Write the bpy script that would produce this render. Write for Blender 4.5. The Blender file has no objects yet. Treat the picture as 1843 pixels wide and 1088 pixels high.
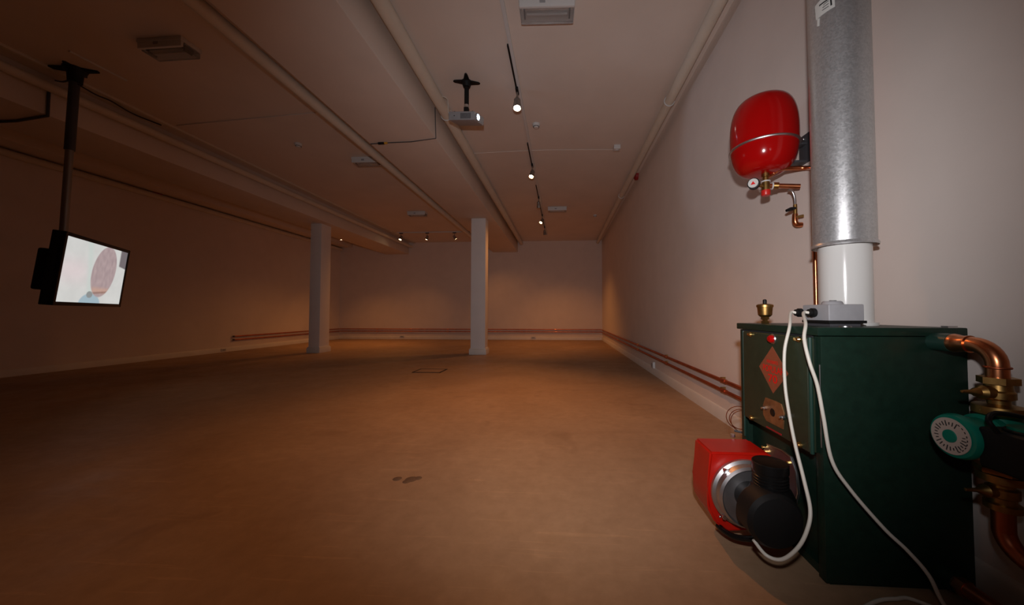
import bpy, bmesh, math, random
from mathutils import Vector, Matrix
random.seed(7)
PI = math.pi
SC = bpy.context.scene
COL = SC.collection

# ------------------------------------------------------------------ camera
W, HH, F = 1843.0, 1088.0, 620.0
YAW, PIT, ROL, CX, CY = 0.0602, 0.0308, 0.0003, 973.8, 544.0
EYE = Vector((0, 0, 0.9))
FW = Vector((-math.sin(YAW)*math.cos(PIT), math.cos(YAW)*math.cos(PIT), math.sin(PIT)))
R0 = Vector((math.cos(YAW), math.sin(YAW), 0)); U0 = R0.cross(FW)
RT = math.cos(ROL)*R0 + math.sin(ROL)*U0
UP = -math.sin(ROL)*R0 + math.cos(ROL)*U0
cam = bpy.data.cameras.new('camera'); cam.sensor_width = 36; cam.sensor_fit = 'HORIZONTAL'
cam.lens = F/W*36; cam.shift_x = -(CX-W/2)/W; cam.clip_start = .05; cam.clip_end = 60
co = bpy.data.objects.new('camera', cam); COL.objects.link(co)
m = Matrix((RT, UP, -FW)).transposed().to_4x4(); m.translation = EYE; co.matrix_world = m
SC.camera = co

def at(px, py, ax, val):
    """point of the world seen at a place of the photograph, on the plane axis = val"""
    d = FW + (px-CX)/F*RT - (py-CY)/F*UP
    t = (val-EYE[ax])/d[ax]
    return EYE + t*d

# ------------------------------------------------------------------ materials
MAT = {}
def nodes(name):
    m = bpy.data.materials.new(name); m.use_nodes = True
    return m, m.node_tree.nodes, m.node_tree.links, m.node_tree.nodes['Principled BSDF']
def mat(name, col, rough=.5, metal=0, spec=.5, coat=0, var=0, scale=8, bump=0, bscale=200, emit=None, es=0, trans=0, detail=4):
    m, N, L, b = nodes(name)
    b.inputs['Base Color'].default_value = (*col, 1)
    b.inputs['Roughness'].default_value = rough; b.inputs['Metallic'].default_value = metal
    b.inputs['Specular IOR Level'].default_value = spec
    b.inputs['Coat Weight'].default_value = coat; b.inputs['Coat Roughness'].default_value = .08
    b.inputs['Transmission Weight'].default_value = trans
    if emit: b.inputs['Emission Color'].default_value = (*emit, 1); b.inputs['Emission Strength'].default_value = es
    tc = N.new('ShaderNodeTexCoord')
    if var:
        n = N.new('ShaderNodeTexNoise'); n.inputs['Scale'].default_value = scale; n.inputs['Detail'].default_value = detail
        L.new(tc.outputs['Object'], n.inputs['Vector'])
        r = N.new('ShaderNodeValToRGB')
        r.color_ramp.elements[0].position = .3; r.color_ramp.elements[1].position = .7
        r.color_ramp.elements[0].color = (*[c*(1-var) for c in col], 1)
        r.color_ramp.elements[1].color = (*[min(1, c*(1+var)) for c in col], 1)
        L.new(n.outputs['Fac'], r.inputs['Fac']); L.new(r.outputs['Color'], b.inputs['Base Color'])
    if bump:
        n = N.new('ShaderNodeTexNoise'); n.inputs['Scale'].default_value = bscale; n.inputs['Detail'].default_value = 3
        L.new(tc.outputs['Object'], n.inputs['Vector'])
        bp = N.new('ShaderNodeBump'); bp.inputs['Strength'].default_value = bump; bp.inputs['Distance'].default_value = .002
        L.new(n.outputs['Fac'], bp.inputs['Height']); L.new(bp.outputs['Normal'], b.inputs['Normal'])
    MAT[name] = m
    return m
mat('column_paint', (.80, .77, .75), .7, var=.03, scale=3)
mat('wall_paint', (.74, .66, .60), .75, var=.03, scale=3, bump=.15, bscale=60)
mat('ceiling_paint', (.71, .63, .56), .8, var=.035, scale=2, bump=.15, bscale=50)
mat('pipe_paint', (.66, .60, .50), .55, var=.04, scale=6)
mat('skirting_paint', (.72, .69, .64), .5, var=.04, scale=5)
mat('white_plastic', (.62, .62, .61), .4)
mat('grey_plastic', (.30, .30, .31), .5, var=.05, scale=30)
mat('dark_grey', (.05, .05, .055), .5)
mat('black', (.005, .005, .005), .55, spec=.3)
mat('black_gloss', (.004, .004, .004), .35, spec=.3)
mat('black_matte', (.012, .012, .012), .8)
mat('cable_white', (.64, .61, .53), .45)
mat('green_paint', (.007, .022, .014), .42, spec=.3, var=.15, scale=40, bump=.12, bscale=350)
mat('green_door', (.022, .032, .017), .42, spec=.35, var=.12, scale=30, bump=.2, bscale=350)
mat('green_edge', (.014, .045, .033), .35)
mat('red_gloss', (.38, .003, .003), .13, spec=.4)
mat('red_burner', (.42, .008, .003), .3, spec=.35, var=.08, scale=12)
mat('red_plastic', (.6, .02, .015), .35)
mat('red_dark', (.28, .01, .012), .5)
mat('copper', (.72, .27, .12), .28, metal=1, var=.15, scale=14)
mat('copper_dull', (.50, .15, .07), .42, metal=1, var=.2, scale=9)
mat('brass', (.42, .25, .08), .38, metal=1, var=.25, scale=30)
mat('brass_bright', (.75, .52, .18), .25, metal=1)
mat('brass_plate', (.36, .17, .07), .5, metal=.7, var=.3, scale=25)
mat('steel', (.62, .62, .62), .3, metal=1)
mat('aluminium', (.52, .50, .50), .42, metal=1, var=.12, scale=20)
mat('enamel', (.66, .66, .63), .12, coat=.4)
mat('badge', (.30, .085, .04), .45, metal=.2, var=.06, scale=60)
mat('ink_red', (.75, .006, .006), .4)
mat('ink_black', (.02, .02, .02), .6)
mat('paper', (.62, .62, .58), .6)
mat('pump_green', (.0, .14, .09), .35, var=.08, scale=30)
mat('pump_label', (.42, .33, .28), .5)
mat('lamp_body', (.26, .23, .20), .4, metal=.6)
mat('yellow', (.65, .35, .03), .5)
mat('lit_lens', (1, 1, 1), .4, emit=(1, .70, .38), es=25)
mat('lit_lens_white', (1, 1, 1), .4, emit=(1, .88, .75), es=40)
mat('projector_lens', (1, 1, 1), .4, emit=(.55, .75, 1), es=30)
mat('dead_lens', (.05, .04, .035), .2)

def clear_plastic():
    m, N, L, b = nodes('clear_plastic')
    b.inputs['Base Color'].default_value = (.85, .85, .84, 1); b.inputs['Roughness'].default_value = .12
    b.inputs['Transmission Weight'].default_value = .85; b.inputs['IOR'].default_value = 1.35
    MAT['clear_plastic'] = m
clear_plastic()

def galvanised():
    m, N, L, b = nodes('galvanised')
    tc = N.new('ShaderNodeTexCoord'); b.inputs['Metallic'].default_value = .72
    v = N.new('ShaderNodeTexVoronoi'); v.inputs['Scale'].default_value = 160
    L.new(tc.outputs['Object'], v.inputs['Vector'])
    n = N.new('ShaderNodeTexNoise'); n.inputs['Scale'].default_value = 5; n.inputs['Detail'].default_value = 6
    L.new(tc.outputs['Object'], n.inputs['Vector'])
    mx = N.new('ShaderNodeMix'); mx.data_type = 'FLOAT'; mx.inputs[0].default_value = .5
    sp = N.new('ShaderNodeSeparateColor'); L.new(v.outputs['Color'], sp.inputs[0])
    L.new(sp.outputs[0], mx.inputs[2]); L.new(n.outputs['Fac'], mx.inputs[3])
    r = N.new('ShaderNodeValToRGB'); r.color_ramp.elements[0].position = .2; r.color_ramp.elements[1].position = .8
    r.color_ramp.elements[0].color = (.52, .53, .53, 1); r.color_ramp.elements[1].color = (.64, .65, .65, 1)
    L.new(mx.outputs[0], r.inputs['Fac']); L.new(r.outputs['Color'], b.inputs['Base Color'])
    r2 = N.new('ShaderNodeMapRange'); r2.inputs[3].default_value = .30; r2.inputs[4].default_value = .42
    L.new(mx.outputs[0], r2.inputs[0]); L.new(r2.outputs[0], b.inputs['Roughness'])
    MAT['galvanised'] = m
galvanised()

def floor_mat():
    m, N, L, b = nodes('concrete_floor')
    tc = N.new('ShaderNodeTexCoord')
    def noise(sc, det, rough=.6, vec=None, dist=0):
        n = N.new('ShaderNodeTexNoise'); n.inputs['Scale'].default_value = sc; n.inputs['Detail'].default_value = det
        n.inputs['Roughness'].default_value = rough; n.inputs['Distortion'].default_value = dist
        L.new(vec or tc.outputs['Object'], n.inputs['Vector']); return n
    def ramp(src, p0, c0, p1, c1):
        r = N.new('ShaderNodeValToRGB'); r.color_ramp.elements[0].position = p0; r.color_ramp.elements[1].position = p1
        r.color_ramp.elements[0].color = (*c0, 1); r.color_ramp.elements[1].color = (*c1, 1); L.new(src, r.inputs['Fac']); return r
    def mul(a, bb, fac=1, mode='MULTIPLY'):
        x = N.new('ShaderNodeMix'); x.data_type = 'RGBA'; x.blend_type = mode; x.inputs[0].default_value = fac
        L.new(a, x.inputs[6]); L.new(bb, x.inputs[7]); return x
    base = ramp(noise(.9, 8, .65, dist=.6).outputs['Fac'], .32, (.34, .215, .125), .7, (.45, .30, .18))
    fine = ramp(noise(14, 8, .7).outputs['Fac'], .35, (.84, .83, .81), .7, (1.0, 1.0, 1.0))
    c = mul(base.outputs['Color'], fine.outputs['Color'])
    # long faint trowel marks and scratches
    for ang, sx, sy, lo in ((.5, 1.2, 26, .64), (-.9, 1.0, 20, .66), (1.9, 1.5, 30, .67)):
        mp = N.new('ShaderNodeMapping'); mp.inputs['Rotation'].default_value = (0, 0, ang); mp.inputs['Scale'].default_value = (sx, sy, 1)
        L.new(tc.outputs['Object'], mp.inputs['Vector'])
        s = ramp(noise(1.6, 3, .55, mp.outputs['Vector'], .4).outputs['Fac'], lo, (1, 1, 1), lo+.03, (1.12, 1.11, 1.09))
        c = mul(c.outputs[2], s.outputs['Color'])
    # dark stains
    st = ramp(noise(2.3, 2, .5, dist=1.5).outputs['Fac'], .20, (.80, .78, .76), .36, (1, 1, 1))
    c = mul(c.outputs[2], st.outputs['Color'])
    L.new(c.outputs[2], b.inputs['Base Color'])
    rr = ramp(noise(3, 6).outputs['Fac'], .3, (.42,)*3, .7, (.62,)*3)
    L.new(rr.outputs['Color'], b.inputs['Roughness']); b.inputs['Specular IOR Level'].default_value = .35
    bp = N.new('ShaderNodeBump'); bp.inputs['Strength'].default_value = .25; bp.inputs['Distance'].default_value = .004
    L.new(noise(9, 8, .7).outputs['Fac'], bp.inputs['Height']); L.new(bp.outputs['Normal'], b.inputs['Normal'])
    MAT['concrete_floor'] = m
floor_mat()

# ------------------------------------------------------------------ mesh helpers
class MB:
    """collects shapes and links them as one mesh object"""
    def __init__(s): s.bm = bmesh.new()
    def box(s, c, d, rot=None, bevel=0, seg=2):
        t = bmesh.new(); bmesh.ops.create_cube(t, size=1)
        bmesh.ops.scale(t, vec=d, verts=t.verts)
        if bevel: bmesh.ops.bevel(t, geom=list(t.edges), offset=bevel, segments=seg, profile=.6, affect='EDGES')
        M = Matrix.Translation(c) @ (rot.to_4x4() if rot else Matrix())
        bmesh.ops.transform(t, matrix=M, verts=t.verts); s._add(t); return s
    def box2(s, a, b, bevel=0, seg=2):
        a = Vector(a); b = Vector(b)
        return s.box((a+b)/2, [abs(x) for x in (b-a)], None, bevel, seg)
    def _add(s, t):
        me = bpy.data.meshes.new('t'); t.to_mesh(me); s.bm.from_mesh(me); bpy.data.meshes.remove(me); t.free()
    def cyl(s, p0, p1, r0, r1=None, seg=32):
        r1 = r0 if r1 is None else r1; p0 = Vector(p0); p1 = Vector(p1)
        L = (p1-p0).length
        return s.lathe([(0, 0), (r0, 0), (r1, L), (0, L)], p0, p1-p0, seg)
    def lathe(s, prof, org=(0, 0, 0), axis=(0, 0, 1), seg=40):
        q = Vector(axis).normalized().to_track_quat('Z', 'Y').to_matrix(); org = Vector(org)
        rings = []
        for r, z in prof:
            if r < 1e-6: rings.append([s.bm.verts.new(org + q @ Vector((0, 0, z)))])
            else: rings.append([s.bm.verts.new(org + q @ Vector((r*math.cos(2*PI*k/seg), r*math.sin(2*PI*k/seg), z))) for k in range(seg)])
        for a, b in zip(rings, rings[1:]):
            for k in range(seg):
                k2 = (k+1) % seg
                vs = []
                for v in ((a[k % len(a)], a[k2 % len(a)], b[k2 % len(b)], b[k % len(b)])):
                    if v not in vs: vs.append(v)
                if len(vs) > 2:
                    try: s.bm.faces.new(vs)
                    except ValueError: pass
        return s
    def tube(s, pts, r, seg=14, smooth=0, cap=True):
        P = [Vector(p) for p in pts]
        if smooth:
            Q = []
            n = len(P)
            for i in range(n-1):
                p0 = P[max(i-1, 0)]; p1 = P[i]; p2 = P[i+1]; p3 = P[min(i+2, n-1)]
                for k in range(smooth):
                    t = k/smooth
                    Q.append(.5*((2*p1)+(-p0+p2)*t+(2*p0-5*p1+4*p2-p3)*t*t+(-p0+3*p1-3*p2+p3)*t**3))
            Q.append(P[-1]); P = Q
        rings = []; nrm = None
        for i, p in enumerate(P):
            t = (P[min(i+1, len(P)-1)]-P[max(i-1, 0)]).normalized()
            if nrm is None: nrm = t.orthogonal().normalized()
            nrm = (nrm - t*nrm.dot(t)).normalized(); bn = t.cross(nrm)
            rr = r[i] if isinstance(r, (list, tuple)) else r
            rings.append([s.bm.verts.new(p + rr*(math.cos(2*PI*k/seg)*nrm + math.sin(2*PI*k/seg)*bn)) for k in range(seg)])
        for a, b in zip(rings, rings[1:]):
            for k in range(seg): s.bm.faces.new((a[k], a[(k+1) % seg], b[(k+1) % seg], b[k]))
        if cap:
            s.bm.faces.new(rings[0][::-1]); s.bm.faces.new(rings[-1])
        return s
    def prism(s, poly, d):
        d = Vector(d); a = [s.bm.verts.new(Vector(p)) for p in poly]; b = [s.bm.verts.new(Vector(p)+d) for p in poly]
        s.bm.faces.new(a[::-1]); s.bm.faces.new(b); n = len(a)
        for k in range(n): s.bm.faces.new((a[k], a[(k+1) % n], b[(k+1) % n], b[k]))
        return s
    def ball(s, c, r, sc=(1, 1, 1), seg=20):
        t = bmesh.new(); bmesh.ops.create_uvsphere(t, u_segments=seg, v_segments=seg//2, radius=r)
        bmesh.ops.transform(t, matrix=Matrix.Translation(c) @ Matrix.Diagonal((*sc, 1)), verts=t.verts); s._add(t); return s
    def torus(s, c, axis, R, r, seg=40, a0=0, a1=2*PI):
        q = Vector(axis).normalized().to_track_quat('Z', 'Y').to_matrix(); c = Vector(c)
        full = abs(a1-a0-2*PI) < 1e-6
        n = seg+1
        pts = [c + q @ Vector((R*math.cos(a0+(a1-a0)*k/seg), R*math.sin(a0+(a1-a0)*k/seg), 0)) for k in range(n)]
        return s.tube(pts, r, 10, cap=not full)
    def build(s, name, m, parent=None, origin=None):
        bmesh.ops.recalc_face_normals(s.bm, faces=s.bm.faces)
        org = Vector(origin) if origin is not None else (Vector(parent['_o']) if parent is not None and '_o' in parent else Vector((0, 0, 0)))
        bmesh.ops.translate(s.bm, vec=-org, verts=s.bm.verts)
        me = bpy.data.meshes.new(name); s.bm.to_mesh(me); s.bm.free()
        for p in me.polygons: p.use_smooth = True
        me.set_sharp_from_angle(angle=math.radians(32))
        me.materials.append(MAT[m] if isinstance(m, str) else m)
        o = bpy.data.objects.new(name, me); COL.objects.link(o)
        if parent is not None:
            o.parent = parent
            if '_o' in parent: o['_o'] = parent['_o']
            if origin is not None: o.location = org - Vector(parent['_o']) if '_o' in parent else org
        elif origin is not None: o.location = org
        return o
def tag(o, label, cat, group=None, kind=None):
    if label: o['label'] = label
    if cat: o['category'] = cat
    if group: o['group'] = group
    if kind: o['kind'] = kind
    return o
def thing(name, label, cat, loc, group=None):
    """an Empty at the base of the thing; parts are given in world coordinates"""
    o = bpy.data.objects.new(name, None); COL.objects.link(o); o.location = loc; o['_o'] = tuple(loc)
    o.empty_display_size = .05
    return tag(o, label, cat, group)
def local_thing(name, label, cat, group=None):
    o = bpy.data.objects.new(name, None); COL.objects.link(o); o['_o'] = (0, 0, 0); o.empty_display_size = .05
    return tag(o, label, cat, group)
def kids(o): return [c for c in bpy.data.objects if c.parent == o]
def copy_tree(o, parent=None):
    c = o.copy(); COL.objects.link(c); c.parent = parent
    for ch in kids(o): copy_tree(ch, c)
    return c
def struct(name, mb, m):
    o = mb.build(name, m); o['kind'] = 'structure'; return o

# ------------------------------------------------------------------ the room
XR, XL, H, YB, YF = 1.35, -7.787, 3.354, 11.65, -6.5
T = .15
struct('floor', MB().box2((XL-T, YF-T, -.1), (XR+T, YB+T, 0)), 'concrete_floor')
struct('ceiling', MB().box2((XL-T, YF-T, H), (XR+T, YB+T, H+.1)), 'ceiling_paint')
struct('wall_right', MB().box2((XR, YF, 0), (XR+T, YB+T, H)), 'wall_paint')
struct('wall_left', MB().box2((XL-T, YF, 0), (XL, YB+T, H)), 'wall_paint')
struct('wall_back', MB().box2((XL, YB, 0), (XR, YB+T, H)), 'wall_paint')
struct('wall_front', MB().box2((XL-T, YF-T, 0), (XR+T, YF, H)), 'wall_paint')
def skirting(a, b, nrm):
    a = Vector(a); b = Vector(b); n = Vector(nrm)
    prof = [(0, 0), (.018, 0), (.018, .085), (.010, .10), (0, .105)]
    return MB().prism([a + n*x + Vector((0, 0, z)) for x, z in prof], b-a)
struct('baseboard_right', skirting((XR, YF, 0), (XR, YB, 0), (-1, 0, 0)), 'skirting_paint')
struct('baseboard_back', skirting((XL+.018, YB, 0), (XR-.018, YB, 0), (0, -1, 0)), 'skirting_paint')
struct('baseboard_left', skirting((XL, YF, 0), (XL, YB, 0), (1, 0, 0)), 'skirting_paint')
B1R, B1Z, B2R, B2Z = -1.499, 2.982, -5.312, 2.945
B1L = at(372, 0, 2, B1Z).x
struct('trim_1', MB().box2((B1L, YF, B1Z), (B1R, YB, H), bevel=.012), 'ceiling_paint')     # downstand beams
struct('trim_2', MB().box2((-6.15, YF, B2Z), (B2R, YB, H), bevel=.012), 'ceiling_paint')
struct('trim_3', MB().box2((XL, YF, 3.2), (-7.35, YB, H), bevel=.008), 'ceiling_paint')
def column(name, x0, x1, y0, dy, top, label):
    t = thing(name, label, 'column', ((x0+x1)/2, y0+dy/2, 0), 'square white columns under the beams')
    MB().box2((x0, y0, .13), (x1, y0+dy, top), bevel=.006).build('shaft', 'column_paint', t)
    e = .028
    mb = MB().box2((x0-e, y0-e, 0), (x1+e, y0+dy+e, .115), bevel=.004)
    mb.box2((x0-e*.5, y0-e*.5, .115), (x1+e*.5, y0+dy+e*.5, .135), bevel=.004)
    mb.build('base_moulding', 'skirting_paint', t)
column('column', -1.986, -1.667, 7.418, .27, B1Z, 'square white painted column standing right of centre with bright orange-lit right edge')
column('column', -5.727, -5.472, 7.493, .33, B2Z, 'dimmer square white column nearest the hanging television')

# ------------------------------------------------------------------ long painted ceiling pipes (run along the room)
def ypipe(name, pa, pb, zc, label, y0=-6.4, y1=YB-.05, r=None, x=None):
    a = at(*pa, 2, zc); b = at(*pb, 2, zc)
    fa, fb = math.atan2(a.x, zc-.9), math.atan2(b.x, zc-.9)
    fc, hf = (fa+fb)/2, abs(fa-fb)/2
    D = (zc-.9)/math.cos(fc); rr = r or D*math.sin(hf); xx = x if x is not None else (zc-.9)*math.tan(fc)
    t = thing(name, label, 'pipe', (xx, 0, zc), 'painted pipes running along the ceiling')
    MB().cyl((xx, y0, zc), (xx, y1, zc), rr, seg=28).build('pipe_run', 'pipe_paint', t)
    return t, xx, rr
def clamp(t, x, y, z, r, up=H):
    mb = MB().torus((x, y, z), (0, 1, 0), r+.006, .006, 28)
    mb.cyl((x, y, z+r), (x, y, up), .006, seg=10)
    mb.build('pipe_clamp', 'white_plastic', t)
tp1, X1, RR1 = ypipe('ceiling_pipe', (325, 0), (368, 0), 3.08, 'wide painted pipe along the left side of the central ceiling beam')
tp2, X2, RR2 = ypipe('ceiling_pipe', (667, 0), (701, 0), 3.27, 'painted pipe in the angle right of the central beam, behind the projector')
tp4, X4, RR4 = ypipe('ceiling_pipe', (1284, 0), (1310, 0), 3.27, 'painted pipe high in the corner above the right wall')
tp3, X3, RR3 = ypipe('ceiling_pipe', (0, 107), (0, 127), 3.20, 'painted pipe on the beam side behind the hanging television pole')
tp5, X5, RR5 = ypipe('ceiling_pipe', (0, 268), (0, 281), 3.13, 'dim painted pipe high along the far left wall', r=.05, x=XL+.055)
for px, py in ((1206, 182), (1118, 352)): clamp(tp4, X4, at(px, py, 2, 3.27).y, 3.27, RR4)
clamp(tp2, X2, at(797, 207, 2, 3.27).y, 3.27, RR2)
t = thing('ceiling_duct', 'slim square painted conduit above the pipe behind the television pole', 'conduit', (B2R+.2, 0, H-.03))
MB().box2((B2R+.165, -6.4, H-.028), (B2R+.235, YB-.02, H), bevel=.004).build('duct_run', 'pipe_paint', t)

# thin ceiling conduits and cables
def line_thing(name, pts, r, m, label, cat, smooth=0, seg=10):
    mb = MB().tube(pts, r, seg, smooth=smooth)
    o = mb.build(name, m, origin=pts[0]); return tag(o, label, cat)
zc = H-.008
a = at(568, 203, 2, zc); b = at(318, 226, 2, zc)
line_thing('ceiling_conduit', [a, b], .005, 'ceiling_paint', 'thin conduit crossing the dark left ceiling bay past the smoke detector', 'conduit')
a = at(1104, 269, 2, zc); b = at(838, 277, 2, zc)
line_thing('ceiling_conduit', [a, (a+b)/2 + Vector((0, -.05, 0)), b], .004, 'ceiling_paint', 'thin cable conduit crossing the right ceiling bay to the square sensor box', 'conduit', smooth=6)
line_thing('ceiling_conduit', [at(125, 92, 2, zc), at(228, 145, 2, zc)], .010, 'white_plastic', 'short straight white conduit on the ceiling beside the television mount', 'conduit')
# cable on the central beam: down its right side and across its underside
e = .006
p = [at(783, 193, 0, B1R+e), at(784.5, 249, 0, B1R+e)]
p[1].z = B1Z-e
q = [at(740, 255, 2, B1Z-e), at(706, 256.5, 2, B1Z-e), at(667, 259, 2, B1Z-e)]
cb = thing('beam_cable', 'thin dark cable running down and under the central ceiling beam with taped connector', 'cable', p[0])
MB().tube([p[0], p[1]]+q, .005, 8).build('wire', 'dark_grey', cb)
MB().tube([at(691, 257.5, 2, B1Z-.012), at(681, 258, 2, B1Z-.012)], .014, 10).build('connector', 'black', cb)
MB().tube([at(697, 257, 2, B1Z-.010), at(692, 257.4, 2, B1Z-.010)], .012, 10).build('yellow_tape', 'yellow', cb)
e = .012
p = [at(88, 166, 0, B2R+e), at(86, 209, 0, B2R+e)]; p[1].z = B2Z-e; p[0].x = p[1].x
q = at(-40, 221, 2, B2Z-e)
line_thing('beam_cable', [p[0], p[1], (p[1]+q)/2+Vector((0, .03, 0)), q], .012, 'dark_grey', 'thick dark cable bent around the left beam, left of the television pole', 'cable')

# ------------------------------------------------------------------ emergency lights
def make_emergency():
    r = local_thing('emergency_light', '', 'light')
    MB().box((0, .012, -.018), (.44, .18, .036), bevel=.006).build('base_plate', 'white_plastic', r)
    MB().box((0, -.062, -.05), (.43, .022, .075), bevel=.005).build('gear_tray', 'white_plastic', r)
    MB().box((0, .024, -.064), (.425, .145, .056), bevel=.012, seg=3).build('diffuser', 'clear_plastic', r)
    mb = MB().cyl((-.16, .015, -.062), (.16, .015, -.062), .012, seg=14)
    mb.build('tube_lamp', 'white_plastic', r)
    for sx in (-1, 1): MB().box((sx*.178, .015, -.062), (.012, .07, .04), bevel=.002).build('lamp_holder', 'dark_grey', r)
    MB().box((-.035, -.0735, -.045), (.045, .003, .03)).build('indicator_panel', 'grey_plastic', r)
    return r
em = make_emergency()
for i, (px, py, lab, rz) in enumerate((
        (985, 26, 'large clear-covered emergency light nearest the camera, at the top edge of the ceiling', .03),
        (1003, 377, 'small far emergency light beside the row of spotlights in the right ceiling bay', 0),
        (751, 385, 'small far emergency light above the far three-spot cross track', 0),
        (661, 291, 'emergency light half hidden behind the wide pipe beside the central beam', 0),
        (303, 88, 'dark emergency light on the left ceiling bay near the television mount', -.02))):
    o = em if i == 0 else copy_tree(em)
    c = at(px, py, 2, H-.05); o.location = (c.x, c.y-(.045 if i == 0 else 0), H); o.rotation_euler.z = rz
    tag(o, lab, 'light', 'emergency lights on the ceiling')

# ------------------------------------------------------------------ detectors
def dome(px, py, label, r=.05, square=False):
    c = at(px, py, 2, H-.02); c.z = H
    t = thing('smoke_detector' if not square else 'sensor_box', label, 'detector', c)
    if square:
        MB().box(c+Vector((0, 0, -.03)), (.095, .095, .06), bevel=.006).build('housing', 'white_plastic', t)
        MB().lathe([(0, -.07), (.022, -.068), (.028, -.06), (.028, -.055)], c).build('lens_cap', 'white_plastic', t)
    else:
        MB().lathe([(0, -.012), (r, -.012), (r, 0), (0, 0)], c).build('base', 'white_plastic', t)
        MB().lathe([(0, -.05), (r*.5, -.05), (r*.62, -.04), (r*.9, -.028), (r*.95, -.012), (0, -.012)], c).build('housing', 'white_plastic', t)
        MB().torus(c+Vector((0, 0, -.036)), (0, 0, 1), r*.72, .004).build('vent_ring', 'dark_grey', t)
dome(965, 226, 'white smoke detector on the ceiling just right of the spotlight track')
dome(1110, 265, 'small square white sensor box at the end of the thin ceiling cable', square=True)
dome(537, 261, 'white smoke detector alone on the dark left ceiling bay')
dome(1071, 388, 'tiny far white smoke detector close to the right wall')

def sounder(c, nrm, label, m='red_dark', r=.05):
    t = thing('alarm_sounder', label, 'alarm', c)
    n = Vector(nrm); c = Vector(c)
    MB().lathe([(0, 0), (r, 0), (r, .03), (0, .03)], c, n).build('back_box', m, t)
    MB().lathe([(0, .07), (r*.6, .068), (r*.95, .05), (r*1.05, .03), (0, .03)], c, n).build('sounder_dome', m, t)
c = at(1148, 316, 0, XR); sounder((XR, c.y, c.z-.0), (-1, 0, 0), 'dark red alarm sounder peeping out beneath the corner pipe on the right wall', r=.075)
c = at(283, 347, 0, XL+.03); sounder((XL, c.y, c.z), (1, 0, 0), 'dark alarm sounder high on the left wall behind the television', 'red_dark', r=.08)

# ------------------------------------------------------------------ spotlight tracks
TX = -.482
t = thing('lighting_track', 'long white lighting track running down the right ceiling bay toward the far wall', 'lighting track', (TX, 3, H))
mb = MB().box2((TX+.002, -1.5, H-.022), (TX+.034, 10.7, H), bevel=.003)
mb.build('rail', 'white_plastic', t)
for y0, y1 in ((3.04, 3.62), (4.86, 5.5), (6.5, 7.1), (7.6, 8.4), (8.9, 9.6)):
    MB().box2((TX-.014, y0, H-.026), (TX+.004, y1, H-.002), bevel=.002).build('live_strip', 'black', t)
CYK = 10.12
t = thing('lighting_track', 'short crosswise lighting track with three spotlights near the far wall', 'lighting track', (-4, CYK, H))
MB().box2((-5.0, CYK-.017, H-.03), (-2.75, CYK+.017, H), bevel=.003).build('rail', 'white_plastic', t)

def make_spot(lens):
    r = local_thing('track_spotlight', '', 'spotlight')
    MB().box((0, 0, -.036), (.03, .11, .03), bevel=.004).build('adapter', 'black', r)
    MB().cyl((0, 0, -.05), (0, 0, -.125), .009, seg=12).box((0, 0, -.125), (.03, .02, .05), bevel=.004).build('bracket', 'lamp_body', r)
    h = MB().lathe([(0, -.062), (.030, -.060), (.036, -.05), (.036, -.036), (.031, -.034), (.031, -.028), (.036, -.026), (.036, -.012),
                    (.039, -.008), (.046, .055), (.046, .062), (.040, .062), (.038, .05), (0, .05)], seg=28).build('lamp_head', 'lamp_body', r)
    MB().lathe([(0, .056), (.020, .0555), (.034, .053), (.034, .0505), (0, .0505)], seg=28).build('lamp_glass', lens, h)
    h.location = (0, 0, -.165)
    return r
protoL = make_spot('lit_lens'); protoW = make_spot('lit_lens_white'); protoD = make_spot('dead_lens')
usedp = set()
WARM = (1.0, .38, .10)
def spot(x, y, tgt, kind, label, power=0, angle=60, blend=.8, rail_z=H-.02, col=WARM, grp='spotlights on the long ceiling track', rz=0):
    proto = {'L': protoL, 'W': protoW, 'D': protoD}[kind]
    o = proto if kind not in usedp else copy_tree(proto)
    usedp.add(kind); o.location = (x, y, rail_z+.02); o.rotation_euler.z = rz
    tag(o, label, 'spotlight', grp)
    hd = Vector((x, y, rail_z+.02-.165)); d = (Vector(tgt)-hd).normalized()
    h = [k for k in kids(o) if k.name.startswith('lamp_head')][0]
    ql = (Matrix.Rotation(-rz, 3, 'Z') @ d).to_track_quat('Z', 'Y')
    h.rotation_mode = 'QUATERNION'; h.rotation_quaternion = ql
    h.location = Vector((0, 0, -.165)) + (Matrix.Rotation(-rz, 3, 'Z') @ d)*.015
    if power:
        l = bpy.data.lights.new('lamp_beam', 'SPOT'); l.energy = power; l.color = col
        l.spot_size = math.radians(angle); l.spot_blend = blend; l.shadow_soft_size = .03
        lo = bpy.data.objects.new('lamp_beam', l); COL.objects.link(lo)
        lo.location = hd + d*.10; lo.rotation_euler = d.to_track_quat('-Z', 'Y').to_euler()
spot(TX, 3.66, (-.38, 2.85, 0), 'W', 'nearest track spotlight, glowing white toward the camera', 120, 98, 1)
spot(TX, 5.56, (-1.1, 4.2, 0), 'L', 'second nearest track spotlight, lit, below the square sensor box line', 85, 85, 1)
spot(TX, 7.15, (-.3, 8.6, 0), 'D', 'dark-lensed grey track spotlight, third along the long track', 35, 85, 1)  # lens drawn dark, yet this head is given an added beam
spot(TX, 8.45, (-2.2, 6.9, .2), 'L', 'small lit track spotlight beside the far right emergency light', 60, 90, 1)
spot(TX, 9.65, (-.05, 10.0, 0), 'D', 'dark track spotlight at the far end of the long track', 95, 110, 1)
G2 = 'three spotlights on the far cross track'
def tx(px): return at(px, 415, 2, H-.03).x
def tx(px, y=CYK):
    a = at(px, 418, 2, H-.05); b = at(px, 416, 1, y); return b.x
spot(tx(722), CYK, (-5.6, 8.7, 0), 'L', 'left spotlight of the three on the far cross track', 70, 100, 1, grp=G2, rz=PI/2)
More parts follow.
